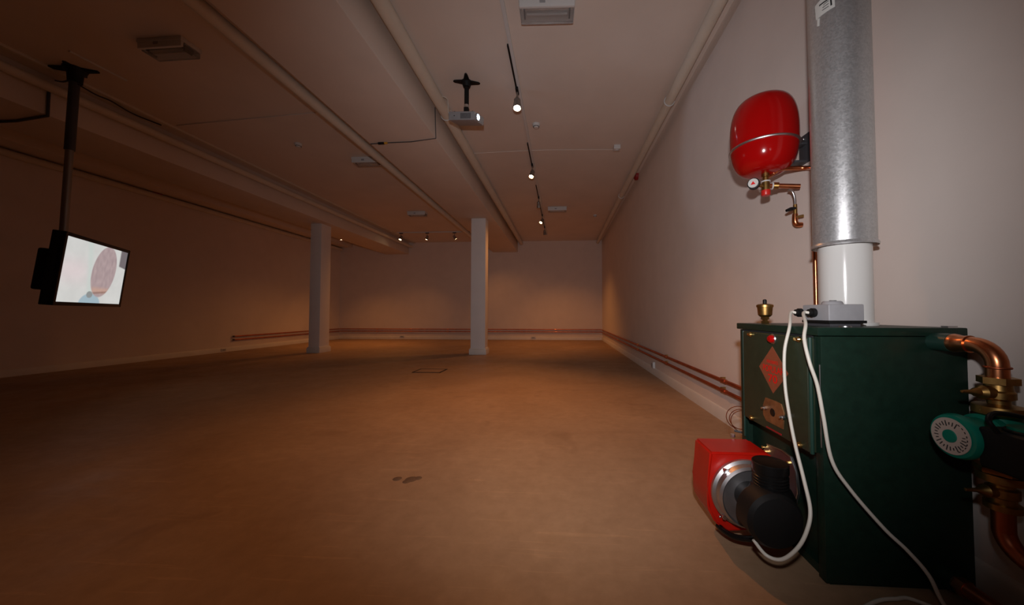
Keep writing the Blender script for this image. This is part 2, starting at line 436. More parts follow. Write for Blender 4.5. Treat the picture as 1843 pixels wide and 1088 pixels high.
spot(tx(769), CYK, (-5.0, 9.8, 0), 'L', 'middle spotlight of the three on the far cross track', 62, 115, 1, grp=G2, rz=PI/2)
spot(tx(818), CYK, (-1.2, 10.9, 0), 'L', 'right spotlight of the three on the far cross track, near the bright column', 50, 90, 1, grp=G2, rz=PI/2)
sx = at(614, 427, 2, H-.165)
spot(sx.x, sx.y, (-6.3, 10.2, 0), 'L', 'lone spotlight beyond the left beam, a bright dot right of the left column', 60, 92, 1, grp='spotlight in the far left bay')

# ------------------------------------------------------------------ projector
pc = at(840, 147, 2, H)
ptop = Vector((pc.x, pc.y, H))
t = thing('projector_mount', 'black ceiling mount with splayed feet holding the projector', 'mount', ptop)
mb = MB()
for k in range(4):
    an = PI/4*0 + k*PI/2 + .2
    d = Vector((math.cos(an), math.sin(an), 0)); s_ = Vector((-d.y, d.x, 0))
    mb.prism([ptop+d*.02+s_*.035, ptop+d*.125+s_*.014, ptop+d*.14, ptop+d*.125-s_*.014, ptop+d*.02-s_*.035], (0, 0, -.014))
mb.lathe([(0, 0), (.055, 0), (.05, -.02), (.035, -.06), (0, -.06)], ptop)
mb.build('ceiling_plate', 'black', t)
MB().cyl(ptop+Vector((0, 0, -.05)), ptop+Vector((0, 0, -.27)), .024).build('drop_tube', 'black', t)
MB().cyl(ptop+Vector((0, 0, -.255)), ptop+Vector((0, 0, -.285)), .027).build('steel_collar', 'steel', t)
MB().box(ptop+Vector((0, 0, -.315)), (.05, .05, .06), bevel=.006).build('tilt_joint', 'black', t)
al = math.radians(-12)
pr_rot = Matrix.Rotation(al, 3, 'Z') @ Matrix.Rotation(math.radians(8), 3, 'Y') @ Matrix.Rotation(math.radians(13), 3, 'X')
pcen = ptop + Vector((0, 0, -.40))
mb = MB().box(ptop+Vector((0, 0, -.348)), (.17, .10, .008), pr_rot, bevel=.002)
for k in range(4):
    d = pr_rot @ Vector(((-1, 1)[k % 2]*.11, (-1, 1)[k//2]*.07, .038))
    mb.tube([ptop+Vector((0, 0, -.348)), pcen+d+Vector((0, 0, .012)), pcen+d], .006, 8)
mb.build('spider_bracket', 'black', t)
t = thing('projector', 'light grey video projector hanging from the ceiling with glowing blue-white lens', 'projector', pcen)
def pl(v): return pcen + pr_rot @ Vector(v)
MB().box(pcen, (.30, .22, .082), pr_rot, bevel=.010, seg=3).build('body', 'grey_plastic', t)
mb = MB()
for k in range(11): mb.box(pl((-.005+.011*k, -.1105, -.002)), (.005, .004, .052), pr_rot)
mb.build('side_vent', 'dark_grey', t)
MB().box(pl((-.151, 0, 0)), (.004, .19, .06), pr_rot).build('rear_panel', 'dark_grey', t)
MB().lathe([(0, 0), (.036, 0), (.036, .018), (.03, .022), (.026, .018), (0, .016)], pl((.148, -.062, -.004)), pr_rot @ Vector((1, 0, 0))).build('lens_ring', 'grey_plastic', t)
MB().lathe([(0, .032), (.014, .029), (.024, .0215), (.024, .019), (0, .019)], pl((.148, -.062, -.004)), pr_rot @ Vector((1, 0, 0))).build('lens', 'projector_lens', t)
MB().ball(pl((-.08, -.1105, 0)), .006).build('button', 'dark_grey', t)
w0 = pl((-.152, .04, .02))
MB().tube([w0, w0+Vector((-.05, .02, .0)), w0+Vector((-.09, .03, .08)), w0+Vector((-.10, .02, .22)), w0+Vector((-.16, .02, .26))], .004, 8, smooth=6).build('power_cable', 'cable_white', t)
l = bpy.data.lights.new('projector_beam', 'SPOT'); l.energy = 8; l.color = (.72, .8, 1); l.spot_size = math.radians(60); l.spot_blend = .6; l.shadow_soft_size = .012
lo = bpy.data.objects.new('projector_beam', l); COL.objects.link(lo)
dd = (pr_rot @ Vector((1, 0, 0))).normalized(); lo.location = pl((.195, -.062, -.004)); lo.rotation_euler = dd.to_track_quat('-Z', 'Y').to_euler()

# ------------------------------------------------------------------ hanging television
K = .88
tvc = EYE + K*(Vector((-5.3724, 3.65, 1.3505)) - EYE)
ta, tt = .6044, .0938
dx_ = Vector((-math.sin(ta), math.cos(ta), 0))
n0 = Vector((math.cos(ta), math.sin(ta), 0))
up_ = Vector((0, 0, 1))*math.cos(tt) + n0*math.sin(tt)
nn = dx_.cross(up_).normalized()
if nn.dot(n0) < 0: nn = -nn
TV = Matrix((dx_, -nn, up_)).transposed()      # local x along screen, y to the back, z up
sw, sh = 1.2047*K, 1.2047*.5584*K
def tl(v): return tvc + TV @ Vector(v)
pt = at(136, 124, 2, H); pt.z = H
pb = at(115, 407, 1, pt.y)
ztop = pb.z
t = thing('television_mount', 'black ceiling plate with long grey steel pole holding the television', 'mount', pt)
mb = MB()
for an, ln in ((.25, .19), (2.0, .12), (PI+.25, .26), (5.1, .12)):
    d = Vector((math.cos(an), math.sin(an), 0)); s_ = Vector((-d.y, d.x, 0))
    mb.prism([pt+s_*.05, pt+d*ln+s_*.012, pt+d*ln-s_*.012, pt-s_*.05], (0, 0, -.016))
mb.lathe([(0, 0), (.085, 0), (.075, -.03), (.055, -.06), (.05, -.14), (0, -.14)], pt)
mb.build('ceiling_plate', 'black', t)
pbk = tl((0, .12, .12))
pdir = (Vector((pb.x, pt.y, pb.z)) - pt)
mid = pt + pdir*.52
MB().cyl(pt+pdir*.05, mid, .036).build('outer_pole', 'dark_grey', t)
MB().cyl(mid-pdir*.01, pt+pdir*1.08, .028).build('inner_pole', 'lamp_body', t)
end = pt+pdir*1.05
MB().tube([end, (end+pbk)/2, pbk], .03, 12).build('pole_bracket', 'black', t)
c0 = pt+Vector((-.03, 0, -.10)); c1 = at(100, 145, 2, H-.02)
MB().tube([c0, (c0+c1)/2+Vector((0, 0, -.02)), c1], .008, 8, smooth=6).build('power_cable', 'dark_grey', t)
v0 = pt+pdir*.10+Vector((.04, 0, 0)); pts = [v0, at(172, 170, 2, 3.22), at(200, 182, 2, 3.28), at(240, 205, 2, 3.32), at(290, 225, 2, H-.006)]
line_thing('ceiling_cable', pts, .007, 'black', 'loose black cable sagging from the television pole along the left ceiling', 'cable', smooth=8)

t = thing('television', 'black flat television hanging at left, screen showing the back of a head', 'television', tl((0, .05, -sh/2)))
bz = .034
mb = MB()
for s1, s2 in ((-1, 0), (1, 0), (0, -1), (0, 1)):
    if s1: mb.box(tl((s1*(sw/2+bz/2), .005, 0)), (bz, .03, sh+2*bz), TV, bevel=.004)
    else: mb.box(tl((0, .005, s2*(sh/2+bz/2))), (sw+2*bz, .03, bz), TV, bevel=.004)
mb.build('bezel', 'black_gloss', t)
MB().box(tl((0, .045, 0)), (sw+2*bz, .055, sh+2*bz), TV, bevel=.008).build('back_cover', 'black', t)
MB().box(tl((-.06, .11, -.02)), (sw*.86, .09, sh*.62), TV, bevel=.02, seg=3).build('rear_housing', 'black', t)
# picture on the screen: pale ground, back of a head, grey patch, blue collar
from mathutils import noise as mn
def sm(x, a, b):
    x = max(0, min(1, (x-a)/(b-a))); return x*x*(3-2*x)
def lerp(a, b, k): return tuple(x*(1-k)+y*k for x, y in zip(a, b))
def picture(u, v):           # u left-right 0..1, v bottom-top 0..1
    n = mn.fractal(Vector((u*7, v*5, 0)), 1, 2, 4)
    c = (.60, .60, .58); c = lerp(c, (.66, .58, .58), sm(.35-abs(u-.15), 0, .3)*sm(.35-abs(v-.5), 0, .35))
    c = tuple(x*(1+.05*n) for x in c)
    c = lerp(c, (.52, .60, .56), sm(.07-abs(u-.40+.12*(v-.5)), 0, .07)*.6)
    # collar
    e = ((u-.47)/.17)**2+((v+.03)/.19)**2
    c = lerp(c, (.33, .44, .50), 1-sm(e, .85, 1.1))
    e = ((u-.45)/.05)**2+((v-.14)/.06)**2
    c = lerp(c, (.25, .27, .27), 1-sm(e, .7, 1.1))
    # head, leaning to the right
    du, dv = u-.625, v-.56
    a = .33; x = du*math.cos(a)-dv*.56*math.sin(a); y = du*math.sin(a)+dv*.56*math.cos(a)
    e = (x/.195)**2+(y/.262)**2
    st = mn.noise(Vector((x*26+y*12, y*14-x*10, 2)))
    hc = lerp((.33, .25, .26), (.44, .34, .34), .5+.6*st)
    hc = lerp(hc, (.58, .34, .24), (1-sm(abs(v-.22), 0, .09))*sm(u, .42, .5)*.6)
    hc = lerp(hc, (.20, .11, .09), (1-sm(abs(v-.17-.15*(u-.5)), 0, .03))*.7)
    c = lerp(c, hc, 1-sm(e, .92, 1.04))
    # grey patch in the top right corner
    g = sm(u-.855, 0, .03)*sm(v-.70+.25*(u-.85), 0, .02)
    return lerp(c, (.16, .14, .15), g)
bm = bmesh.new(); NX, NY = 160, 90
cl = bm.loops.layers.float_color.new('picture')
vv = [[bm.verts.new((TV @ Vector(((i/NX-.5)*sw, -.004, (j/NY-.5)*sh)))) for i in range(NX+1)] for j in range(NY+1)]
for j in range(NY):
    for i in range(NX):
        f = bm.faces.new((vv[j][i], vv[j][i+1], vv[j+1][i+1], vv[j+1][i]))
        for lp, (uu, v_) in zip(f.loops, ((i, j), (i+1, j), (i+1, j+1), (i, j+1))):
            lp[cl] = (*picture(uu/NX, v_/NY), 1)
me = bpy.data.meshes.new('screen'); bm.to_mesh(me); bm.free()
m_, N_, L_, b_ = nodes('tv_picture')
at_ = N_.new('ShaderNodeVertexColor'); at_.layer_name = 'picture'
b_.inputs['Base Color'].default_value = (.01, .01, .01, 1); b_.inputs['Roughness'].default_value = .25
L_.new(at_.outputs['Color'], b_.inputs['Emission Color']); b_.inputs['Emission Strength'].default_value = 1.0
me.materials.append(m_)
so = bpy.data.objects.new('screen', me); COL.objects.link(so); so.parent = t
so.location = tvc - Vector(t['_o'])

# ------------------------------------------------------------------ copper heating pipes round the walls
def corner_path(off, z, yn):
    xr, yb, xl = XR-off, YB-off, XL+off
    R = .05
    P = [Vector((xr, yn, z))]
    def arc(cx, cy, a0, a1):
        for k in range(7):
            a = a0+(a1-a0)*k/6; P.append(Vector((cx+R*math.cos(a), cy+R*math.sin(a), z)))
    arc(xr-R, yb-R, 0, PI/2); arc(xl+R, yb-R, PI/2, PI)
    e = at(422, 607, 0, xl); P.append(Vector((xl, e.y, z)))
    return P
zu = at(1335, 698.5, 0, 1.315).z; zl = at(1335, 718.5, 0, 1.315).z
for z, lab in ((zu, 'upper of the two long copper pipes running low along the walls'), (zl, 'lower of the two long copper pipes running low along the walls')):
    P = corner_path(.035, z, 1.80)
    t = thing('heating_pipe', lab, 'pipe', P[0], 'pair of copper pipes round the room')
    MB().tube(P, .0145, 14).build('pipe_run', 'copper_dull', t)
    mb_pos = [(XR-.035, y, 0) for y in (2.9, 4.45, 6.1, 8.2)]
    for (x, y, _) in mb_pos:
        MB().cyl((x, y-.03, z), (x, y+.03, z), .0185, seg=16).build('pipe_joint', 'copper_dull', t)
        MB().box2((x-.004, y+.05, z-.022), (XR, y+.062, z+.022)).build('pipe_clip', 'brass', t)
    for x in (-.2, -1.35, -2.6, -3.9, -5.2, -6.4):
        MB().cyl((x-.04, YB-.035, z), (x+.04, YB-.035, z), .0185, seg=16).build('pipe_joint', 'copper', t)
    e = P[-1]
    MB().cyl(e, e+Vector((0, -.03, 0)), .02, seg=16).build('end_cap', 'dark_grey', t)

# wall outlets
def outlet(c, nrm, label, w=.09, h=.06):
    t = thing('wall_socket', label, 'socket', c); c = Vector(c); n = Vector(nrm); s_ = Vector((-n.y, n.x, 0))
    d = [abs(x) for x in (n*.03 + s_*w)]; d[2] = h
    MB().box(c+n*.015, d, bevel=.004).build('box', 'white_plastic', t)
    d = [abs(x) for x in (n*.004 + s_*w*.6)]; d[2] = h*.5
    MB().box(c+n*.031, d).build('socket_face', 'grey_plastic', t)
c = at(1177, 656, 0, XR); outlet((XR, c.y, c.z), (-1, 0, 0), 'white outlet below the copper pipes on the right wall', w=.12, h=.09)
c = at(960, 607, 1, YB); outlet((c.x, YB, c.z), (0, -1, 0), 'white outlet low on the far wall, right of the bright column', w=.16)
c = at(724, 605, 1, YB); outlet((c.x, YB, c.z), (0, -1, 0), 'white outlet low on the far wall between the two columns', w=.16)
c = at(401, 629, 0, XL); outlet((XL, c.y, c.z), (1, 0, 0), 'white outlet low on the left wall beside the pipe ends', w=.12)

# floor access cover
t = thing('floor_hatch', 'flat access cover with dark metal frame set in the floor', 'hatch', (-2.04, 5.28, 0))
mb = MB(); x0, x1, y0, y1, w_ = -2.27, -1.83, 5.12, 5.45, .022
for a, b in (((x0, y0), (x1, y0+w_)), ((x0, y1-w_), (x1, y1)), ((x0, y0), (x0+w_, y1)), ((x1-w_, y0), (x1, y1))):
    mb.box2((*a, 0), (*b, .006))
mb.build('frame', 'black_matte', t)
MB().box2((x0+w_, y0+w_, 0), (x1-w_, y1-w_, .004)).build('cover_plate', 'concrete_floor', t)
t = MB()
for px, py, r_ in ((715, 861, .022), (740, 862, .03), (732, 866, .02), (752, 860, .02)):
    c = at(px, py, 2, 0); t.lathe([(0, .0012), (r_, .0008), (r_*1.1, 0)], c, seg=18)
tag(t.build('floor_stain', mat('stain', (.13, .08, .05), .6), origin=at(735, 863, 2, 0)), 'small dark blotchy stain on the bare floor in front of the camera', 'stain')

# ------------------------------------------------------------------ boiler
BX, BY0, BY1, BH = .869, 1.2165, 1.741, .852
XB = XR-.022
t = thing('boiler', 'dark green floor-standing boiler with red diamond badge against the right wall', 'boiler', ((BX+XB)/2, (BY0+BY1)/2, 0))
BO = t
th = .006
LIDB = .822
mb = MB()
mb.box2((BX, BY0, .012), (XB, BY0+.012, LIDB), bevel=.003)          # near side
mb.box2((BX, BY1-.012, .012), (XB, BY1, LIDB), bevel=.003)          # far side
mb.box2((XB-.01, BY0+.012, .012), (XB, BY1-.012, LIDB))
mb.box2((BX, BY0+.004, .012), (BX+.012, BY0+.034, LIDB), bevel=.002)          # front returns
mb.box2((BX, BY1-.034, .012), (BX+.012, BY1-.004, LIDB), bevel=.002)
mb.box2((BX+.02, BY0+.012, .0), (XB-.01, BY1-.012, .03))
mb.build('casing', 'green_paint', t)
MB().box2((BX+.045, BY0+.012, .03), (BX+.055, BY1-.012, LIDB)).build('front_panel', 'green_paint', t)
MB().box2((BX-.012, BY0-.004, LIDB+.002), (XB, BY1+.010, BH), bevel=.004).build('lid', 'green_paint', t)
MB().box2((BX-.004, BY0+.036, LIDB-.03), (BX+.02, BY1-.03, LIDB+.002)).build('gap_shade_strip', 'black_matte', t)  # solid black strip standing in for the shade between lid and door
DX = BX-.022     # face of the door
dn = at(1461, 700, 0, BX-.01).y; df = at(1343, 700, 0, BX-.01).y
dzt = at(1400, 601.5, 0, DX).z; dzb = at(1400, 783, 0, DX).z
door = MB().box2((DX, dn, dzb), (BX+.03, df, dzt), bevel=.008, seg=3).build('door', 'green_door', t)
MB().tube([Vector((DX+.006, dn-.004, dzb-.0)), Vector((DX+.006, dn-.004, dzt))], .0065, 10).build('door_edge', 'green_edge', door)
MB().tube([Vector((BX-.001, dn-.026, dzb+.03)), Vector((BX-.001, dn-.026, dzt-.09))], .0022, 8).build('hinge_rod', 'steel', t)
MB().tube([Vector((DX+.004, df+.002, .33)), Vector((DX+.004, df+.002, dzt))], .004, 8).build('door_edge', 'green_edge', door)
e_ = .0015
# badge
bt = at(1388.9, 623, 0, DX-e_); bl = at(1366.2, 660.3, 0, DX-e_); bb = at(1392.1, 707.8, 0, DX-e_)
cy_ = (bt.y+bb.y)/2; hw = bl.y-cy_; zc_ = (bt.z+bb.z)/2; hz = (bt.z-bb.z)/2
badge = MB().prism([(DX, cy_, zc_+hz), (DX, cy_+hw, zc_), (DX, cy_, zc_-hz), (DX, cy_-hw, zc_)], (-e_, 0, 0)).build('badge', 'badge', t)
badge['label'] = 'coppery diamond badge with red lettering'
def text(body, w, h, yc, z, x, nrm=(-1, 0, 0), m='ink_red', parent=None, bold=.0):
    cu = bpy.data.curves.new('lettering', 'FONT'); cu.body = body; cu.align_x = 'CENTER'; cu.align_y = 'CENTER'; cu.size = 1; cu.extrude = .0; cu.offset = bold
    o = bpy.data.objects.new('lettering_tmp', cu); COL.objects.link(o)
    bpy.context.view_layer.update()
    me = bpy.data.meshes.new_from_object(o.evaluated_get(bpy.context.evaluated_depsgraph_get()))
    bpy.data.objects.remove(o)
    xs = [v.co.x for v in me.vertices]; ys = [v.co.y for v in me.vertices]
    cx, cy = (min(xs)+max(xs))/2, (min(ys)+max(ys))/2; fx, fy = w/(max(xs)-min(xs)), h/(max(ys)-min(ys))
    for v in me.vertices:
        a, b = (v.co.x-cx)*fx, (v.co.y-cy)*fy
        v.co = Vector((x, yc - a, z + b)) - Vector(parent['_o'])   # reads from the -x side
    me.materials.append(MAT[m])
    me.name = 'lettering'
    q = bpy.data.objects.new('lettering', me); COL.objects.link(q); q.parent = parent
    return q
xt = DX-e_-.0006
text('POPULAR', hw*1.42, hz*.28, cy_-hw*.03, zc_+hz*.02, xt, parent=badge, bold=.012)
text('70', hw*.62, hz*.34, cy_, zc_-hz*.38, xt, parent=badge, bold=.012)
text('FIREBIRD', hw*.78, hz*.13, cy_, zc_+hz*.33, xt, parent=badge, bold=.012)
# red button
c = at(1387.5, 609.5, 0, DX-.01)
MB().lathe([(0, 0), (.019, 0), (.021, .004), (.019, .007), (0, .007)], (DX, c.y, c.z), (-1, 0, 0)).build('button_ring', 'steel', t)
MB().lathe([(0, .022), (.010, .020), (.015, .014), (.0155, .007), (0, .007)], (DX, c.y, c.z), (-1, 0, 0)).build('reset_button', 'red_gloss', t)
for px, py in ((1350, 601.5), (1436, 610.5)):
    c = at(px, py, 0, DX-.006)
    mb = MB().lathe([(0, .012), (.006, .011), (.010, .005), (.010, 0), (0, 0)], (DX, c.y, c.z), (-1, 0, 0), seg=20)
    mb.box((DX-.003, c.y+.010, c.z), (.006, .034, .011), bevel=.002)
    mb.build('door_catch', 'brass_bright', t)
for px, py in ((1353, 751.5), (1438.5, 800.5)):
    c = at(px, py, 0, DX-.004)
    MB().lathe([(0, .014), (.008, .012), (.011, .006), (.011, 0), (0, 0)], (DX, c.y, c.z), (-1, 0, 0), seg=20).build('door_screw', 'brass', t)
# inspection plate
poly = [(1377.5, 714.8), (1396.5, 722), (1405, 726.5), (1410.5, 743.8), (1409, 772), (1379, 756.5), (1373.5, 745), (1373.5, 727)]
pp = [at(x, y, 0, DX-.004) for x, y in poly]
pp = [Vector((DX-.004, q.y, q.z)) for q in pp]
plate = MB().prism(pp, (.004, 0, 0)).build('inspection_plate', 'brass_plate', t)
c = at(1390.3, 741.7, 0, DX-.004)
MB().lathe([(0, .002), (.014, .002), (.016, .0), (0, 0)], (DX-.004, c.y, c.z), (-1, 0, 0)).build('sight_glass', 'black_gloss', plate)
for px, py in ((1375.8, 733.6), (1408.5, 750.6)):
    c = at(px, py, 0, DX-.01)
    MB().lathe([(0, .020), (.005, .019), (.005, .010), (.009, .009), (.009, 0), (0, 0)], (DX-.004, c.y, c.z), (-1, 0, 0), seg=6).build('wing_nut', 'steel', plate)
a = at(1380, 766.5, 0, DX); b = at(1407, 783, 0, DX)
MB().box(((a+b)/2), (.006, abs(a.y-b.y), .006), bevel=.001).build('red_strip', 'red_dark', t)
# lower tray front below the door
# near-side sockets
def stub(px, py, r, l, m, name):
    c = at(px, py, 1, BY0); MB().cyl((c.x, BY0, c.z), (c.x, BY0-l, c.z), r, seg=24).build(name, m, t); return c
MB().box2((BX+.4, BY0-.002, LIDB+.002), (BX+.43, BY0+.02, BH+.006)).build('lid_screw', 'steel', t)

# auto air vent on the lid
c = Vector((at(1377, 575, 1, 1.655).x, 1.655, BH))
t = thing('air_vent', 'small brass automatic air vent standing on the boiler lid', 'valve', c)
MB().lathe([(0, 0), (.017, 0), (.017, .012), (.012, .013), (.012, .018), (.019, .020), (.019, .031), (.012, .033), (0, .033)], c, seg=6).build('threaded_stem', 'brass_bright', t)
MB().lathe([(0, .030), (.020, .031), (.028, .040), (.031, .075), (.034, .076), (.034, .086), (.026, .090), (.010, .092), (0, .092)], c).build('vent_body', 'brass', t)
MB().lathe([(0, .090), (.008, .090), (.008, .108), (.005, .112), (0, .112)], c, seg=16).build('vent_cap', 'black', t)

# control box with dial and two glands
gx0 = at(1492, 560, 1, 1.285).x; gx1 = at(1556, 560, 1, 1.285).x; gy0, gy1 = 1.285, 1.42
gz0, gz1 = .872, .932
t = thing('control_box', 'grey plastic control box with dial resting on top of the boiler', 'control box', ((gx0+gx1)/2, (gy0+gy1)/2, BH))
MB().box2((gx0+.008, gy0+.008, BH), (gx1-.008, gy1-.008, gz0-.004)).build('mounting_foot', 'dark_grey', t)
MB().box2((gx0-.003, gy0-.003, gz0-.008), (gx1+.006, gy1, gz0+.002), bevel=.002).build('base', 'black', t)
MB().box2((gx0, gy0, gz0), (gx1, gy1, gz1), bevel=.005, seg=3).build('housing', 'grey_plastic', t)
c = Vector(((gx0+gx1)/2+.0, 1.35, gz1))
MB().lathe([(0, .014), (.026, .013), (.030, .010), (.034, 0), (0, 0)], c).build('dial', 'grey_plastic', t)
c2 = at(1484, 543, 1, 1.36)
MB().cyl((c2.x+.03, 1.36, gz1-.002), (c2.x+.03, 1.36, gz1+.016), .011).build('push_button', 'black', t)
GL = []
for px in (1442, 1466):
    c = at(px, 565, 0, gx0)
    MB().lathe([(0, 0), (.017, 0), (.017, .012), (.013, .013), (.013, .022), (0, .022)], (gx0, c.y, .902), (-1, 0, 0), seg=20).build('cable_gland', 'black', t)
    GL.append(Vector((gx0-.02, c.y, .902)))
MB().cyl((gx0+.03, gy0-.03, BH), (gx0+.03, gy0-.03, BH+.004), .018).build('washer', 'steel', t)

# white cables
XC = BX-.06
A = [GL[0], GL[0]+Vector((-.02, 0, -.002))]
for px, py, x in ((1421, 588, .85), (1412, 632, .82), (1413, 693, .81), (1421, 748, .80), (1431.9, 802.8, .79), (1447.4, 865, .78), (1458.3, 917.7, .765),
                  (1452, 955, .745), (1435, 986, .72), (1407, 1006, .69), (1379, 998.4, .66), (1356, 970.5, .63)):
    A.append(at(px, py, 0, x))
cab = MB().tube(A, .0055, 12, smooth=8)
tag(cab.build('white_cable', 'cable_white', origin=A[0]), 'white cable from the control box looping down around the red burner', 'cable')
Bp = [GL[1], GL[1]+Vector((-.02, 0, -.002))]
for px, py, y in ((1450, 583, 1.26), (1447.5, 610, 1.22), (1457, 651.6, 1.19), (1471, 693, 1.18), (1482, 750, 1.17), (1497, 827.6, 1.17), (1530, 880, 1.17),
                  (1590.7, 950, 1.16), (1633.4, 990.5, 1.15), (1671.7, 1035, 1.14), (1699, 1087, 1.12)):
    Bp.append(at(px, py, 1, y))
e1 = Bp[-1]
Bp += [Vector((e1.x-.0, 1.05, .006)), Vector((e1.x-.06, 1.00, .006)), Vector((1.17, 1.085, .006)), at(1645, 1079, 2, .006), at(1612, 1077, 2, .006), at(1586, 1079, 2, .006), at(1563, 1088, 2, .006), at(1530, 1110, 2, .006), at(1500, 1150, 2, .006)]
cab = MB().tube(Bp, .0055, 12, smooth=8)
tag(cab.build('white_cable', 'cable_white', origin=Bp[0]), 'white cable trailing across the boiler side down onto the floor', 'cable')

# ------------------------------------------------------------------ burner
yn_, yf_ = 1.40, 1.56
xl_ = at(1279, 830, 1, yn_).x; ztp = at(1300, 814, 1, yn_).z
t = thing('burner', 'red oil burner with silver fan housing and black hose on the boiler front', 'burner', (.72, 1.45, .05))
zb1 = at(1253, 886, 1, yf_).z
prof = [(xl_, ztp), (.80, ztp), (.845, ztp-.05), (.845, .07), (xl_+.06, .055), (xl_+.015, .085), (xl_-.012, zb1+.02), (xl_-.012, zb1+.09)]
mb = MB().prism([(x, yn_, z) for x, z in prof], (0, yf_-yn_, 0))
bmesh.ops.bevel(mb.bm, geom=list(mb.bm.edges), offset=.008, segments=3, affect='EDGES')
mb.build('cover', 'red_burner', t)
MB().cyl((.84, 1.47, .20), (BX+.05, 1.47, .20), .055).build('blast_tube', 'steel', t)
# mounting flange against the boiler
fl = [(1382, 799), (1408, 810), (1424, 822), (1434, 850), (1437, 886), (1432, 905), (1415, 925), (1390, 900), (1372, 850), (1372, 812)]
pp = [at(x, y, 0, BX-.002) for x, y in fl]
flange = MB().prism([Vector((BX-.002, q.y, q.z)) for q in pp], (.006, 0, 0)).build('flange', 'aluminium', t)
mb = MB().tube([Vector((BX-.004, q.y, q.z)) for q in pp[:7]], .004, 8); mb.build('flange_rim', 'steel', t)
for px, py in ((1377, 812), (1416, 832), (1373, 804), (1364, 812)):
    c = at(px, py, 0, BX-.01); MB().lathe([(0, .012), (.006, .011), (.006, 0), (0, 0)], (BX-.002, c.y, c.z), (-1, 0, 0), seg=6).build('bolt', 'brass_bright', t)
# silver fan housing on the near face
fc = at(1354, 899, 1, 1.335); Rf = .121
fcx, fcz = fc.x, fc.z
MB().lathe([(0, 0), (Rf, 0), (Rf+.004, .01), (Rf+.004, .022), (Rf-.006, .03), (Rf-.008, .055), (Rf-.016, .064), (Rf-.022, .060), (0, .060)], (fcx, yn_+.002, fcz), (0, -1, 0), seg=64).build('fan_housing', 'aluminium', t)
for an in (2.3, 3.9, .7):
    c = Vector((fcx+math.cos(an)*(Rf-.002), yn_-.03, fcz+math.sin(an)*(Rf-.002)))
    mb = MB().lathe([(0, .01), (.006, .01), (.006, -.02), (0, -.02)], c, (0, -1, 0), seg=16)
    for k in range(8): mb.box(c+Vector((math.cos(k*PI/4)*.008, -.008, math.sin(k*PI/4)*.008)), (.003, .006, .003))
    mb.build('housing_lug', 'steel', t)
mb = MB().ball(at(1337, 918, 1, 1.325), .005); mb.build('screw', 'steel', t)
hh = [at(1349, 888, 1, 1.29), at(1340, 895, 1, 1.30), at(1334, 906, 1, 1.31), at(1333, 913, 1, 1.33)]
MB().tube(hh, .004, 8, smooth=5).build('pressure_tube', 'steel', t)
# black motor drum and upright air-intake collar
mc = at(1402, 944, 1, 1.16)
MB().lathe([(0, 0), (.05, 0), (.05, .075), (.078, .085), (.088, .10), (.088, .17), (.078, .185), (.03, .193), (0, .193)], (mc.x, yn_-.05, mc.z), (0, -1, 0), seg=48).build('motor', 'black', t)
ac = at(1386, 840, 1, 1.25); at0 = at(1386, 830, 1, 1.25)
ax_, ay_ = ac.x, 1.25
z1 = at0.z; z0 = mc.z+.04
pr = [(0, z0-.03), (.072, z0-.03), (.072, z0+.01), (.060, z0+.035), (.056, z1-.085)]
for k in range(4):
    zk = z1-.08+k*.010; pr += [(.050, zk), (.054, zk+.003), (.054, zk+.006), (.050, zk+.009)]
pr += [(.050, z1-.032), (.055, z1-.030), (.055, z1-.002), (.053, z1), (.045, z1-.004), (0, z1-.006)]
MB().lathe(pr, (ax_, ay_, 0), seg=44).build('air_intake', 'black_gloss', t)
# hose under the cover
hp = [at(1292, 945, 1, 1.42), at(1305, 956, 1, 1.38), at(1325, 966, 1, 1.34), at(1358, 969, 1, 1.30), at(1385, 962, 1, 1.28)]
MB().tube(hp, .010, 12, smooth=6).build('fuel_hose', 'black_gloss', t)
MB().ball(at(1296, 929, 1, yn_-.004), .005).build('screw', 'steel', t)
# nuts on top of the cover's back edge
MB().tube([Vector((xl_+.17, yf_+.02, ztp)), Vector((xl_+.17, yf_+.02, ztp+.012))], .010, 6).build('bolt', 'steel', t)

# thin copper loops near the wall behind the boiler
lc = at(1331, 757, 1, 2.05)
mb = MB()
for k, (rr, dy) in enumerate(((.050, 0), (.054, .02), (.046, .035))):
    mb.torus((XR-.10, 2.02+dy, .36-.12+.01*k), (.5, 1, .2), rr, .0025, 32)
t = thing('capillary_coil', 'small loops of thin copper tube behind the far corner of the boiler', 'tube', (XR-.1, 2.03, .2))
c_ = at(1328, 755, 1, 2.05)
mb2 = MB()
for k, (rr, dy) in enumerate(((.062, 0), (.058, .025), (.066, .045))):
    mb2.torus((c_.x+.015, 2.02+dy, c_.z+.004*k), (.35, 1, .1), rr, .0022, 36)
mb2.build('coil', 'copper', t); mb.bm.free()
MB().tube([Vector((c_.x-.03, 2.03, c_.z-.055)), Vector((c_.x+.10, 1.95, c_.z-.065)), Vector((XR-.02, 1.90, c_.z-.066))], .006, 8).build('tail_pipe', 'dark_grey', t)

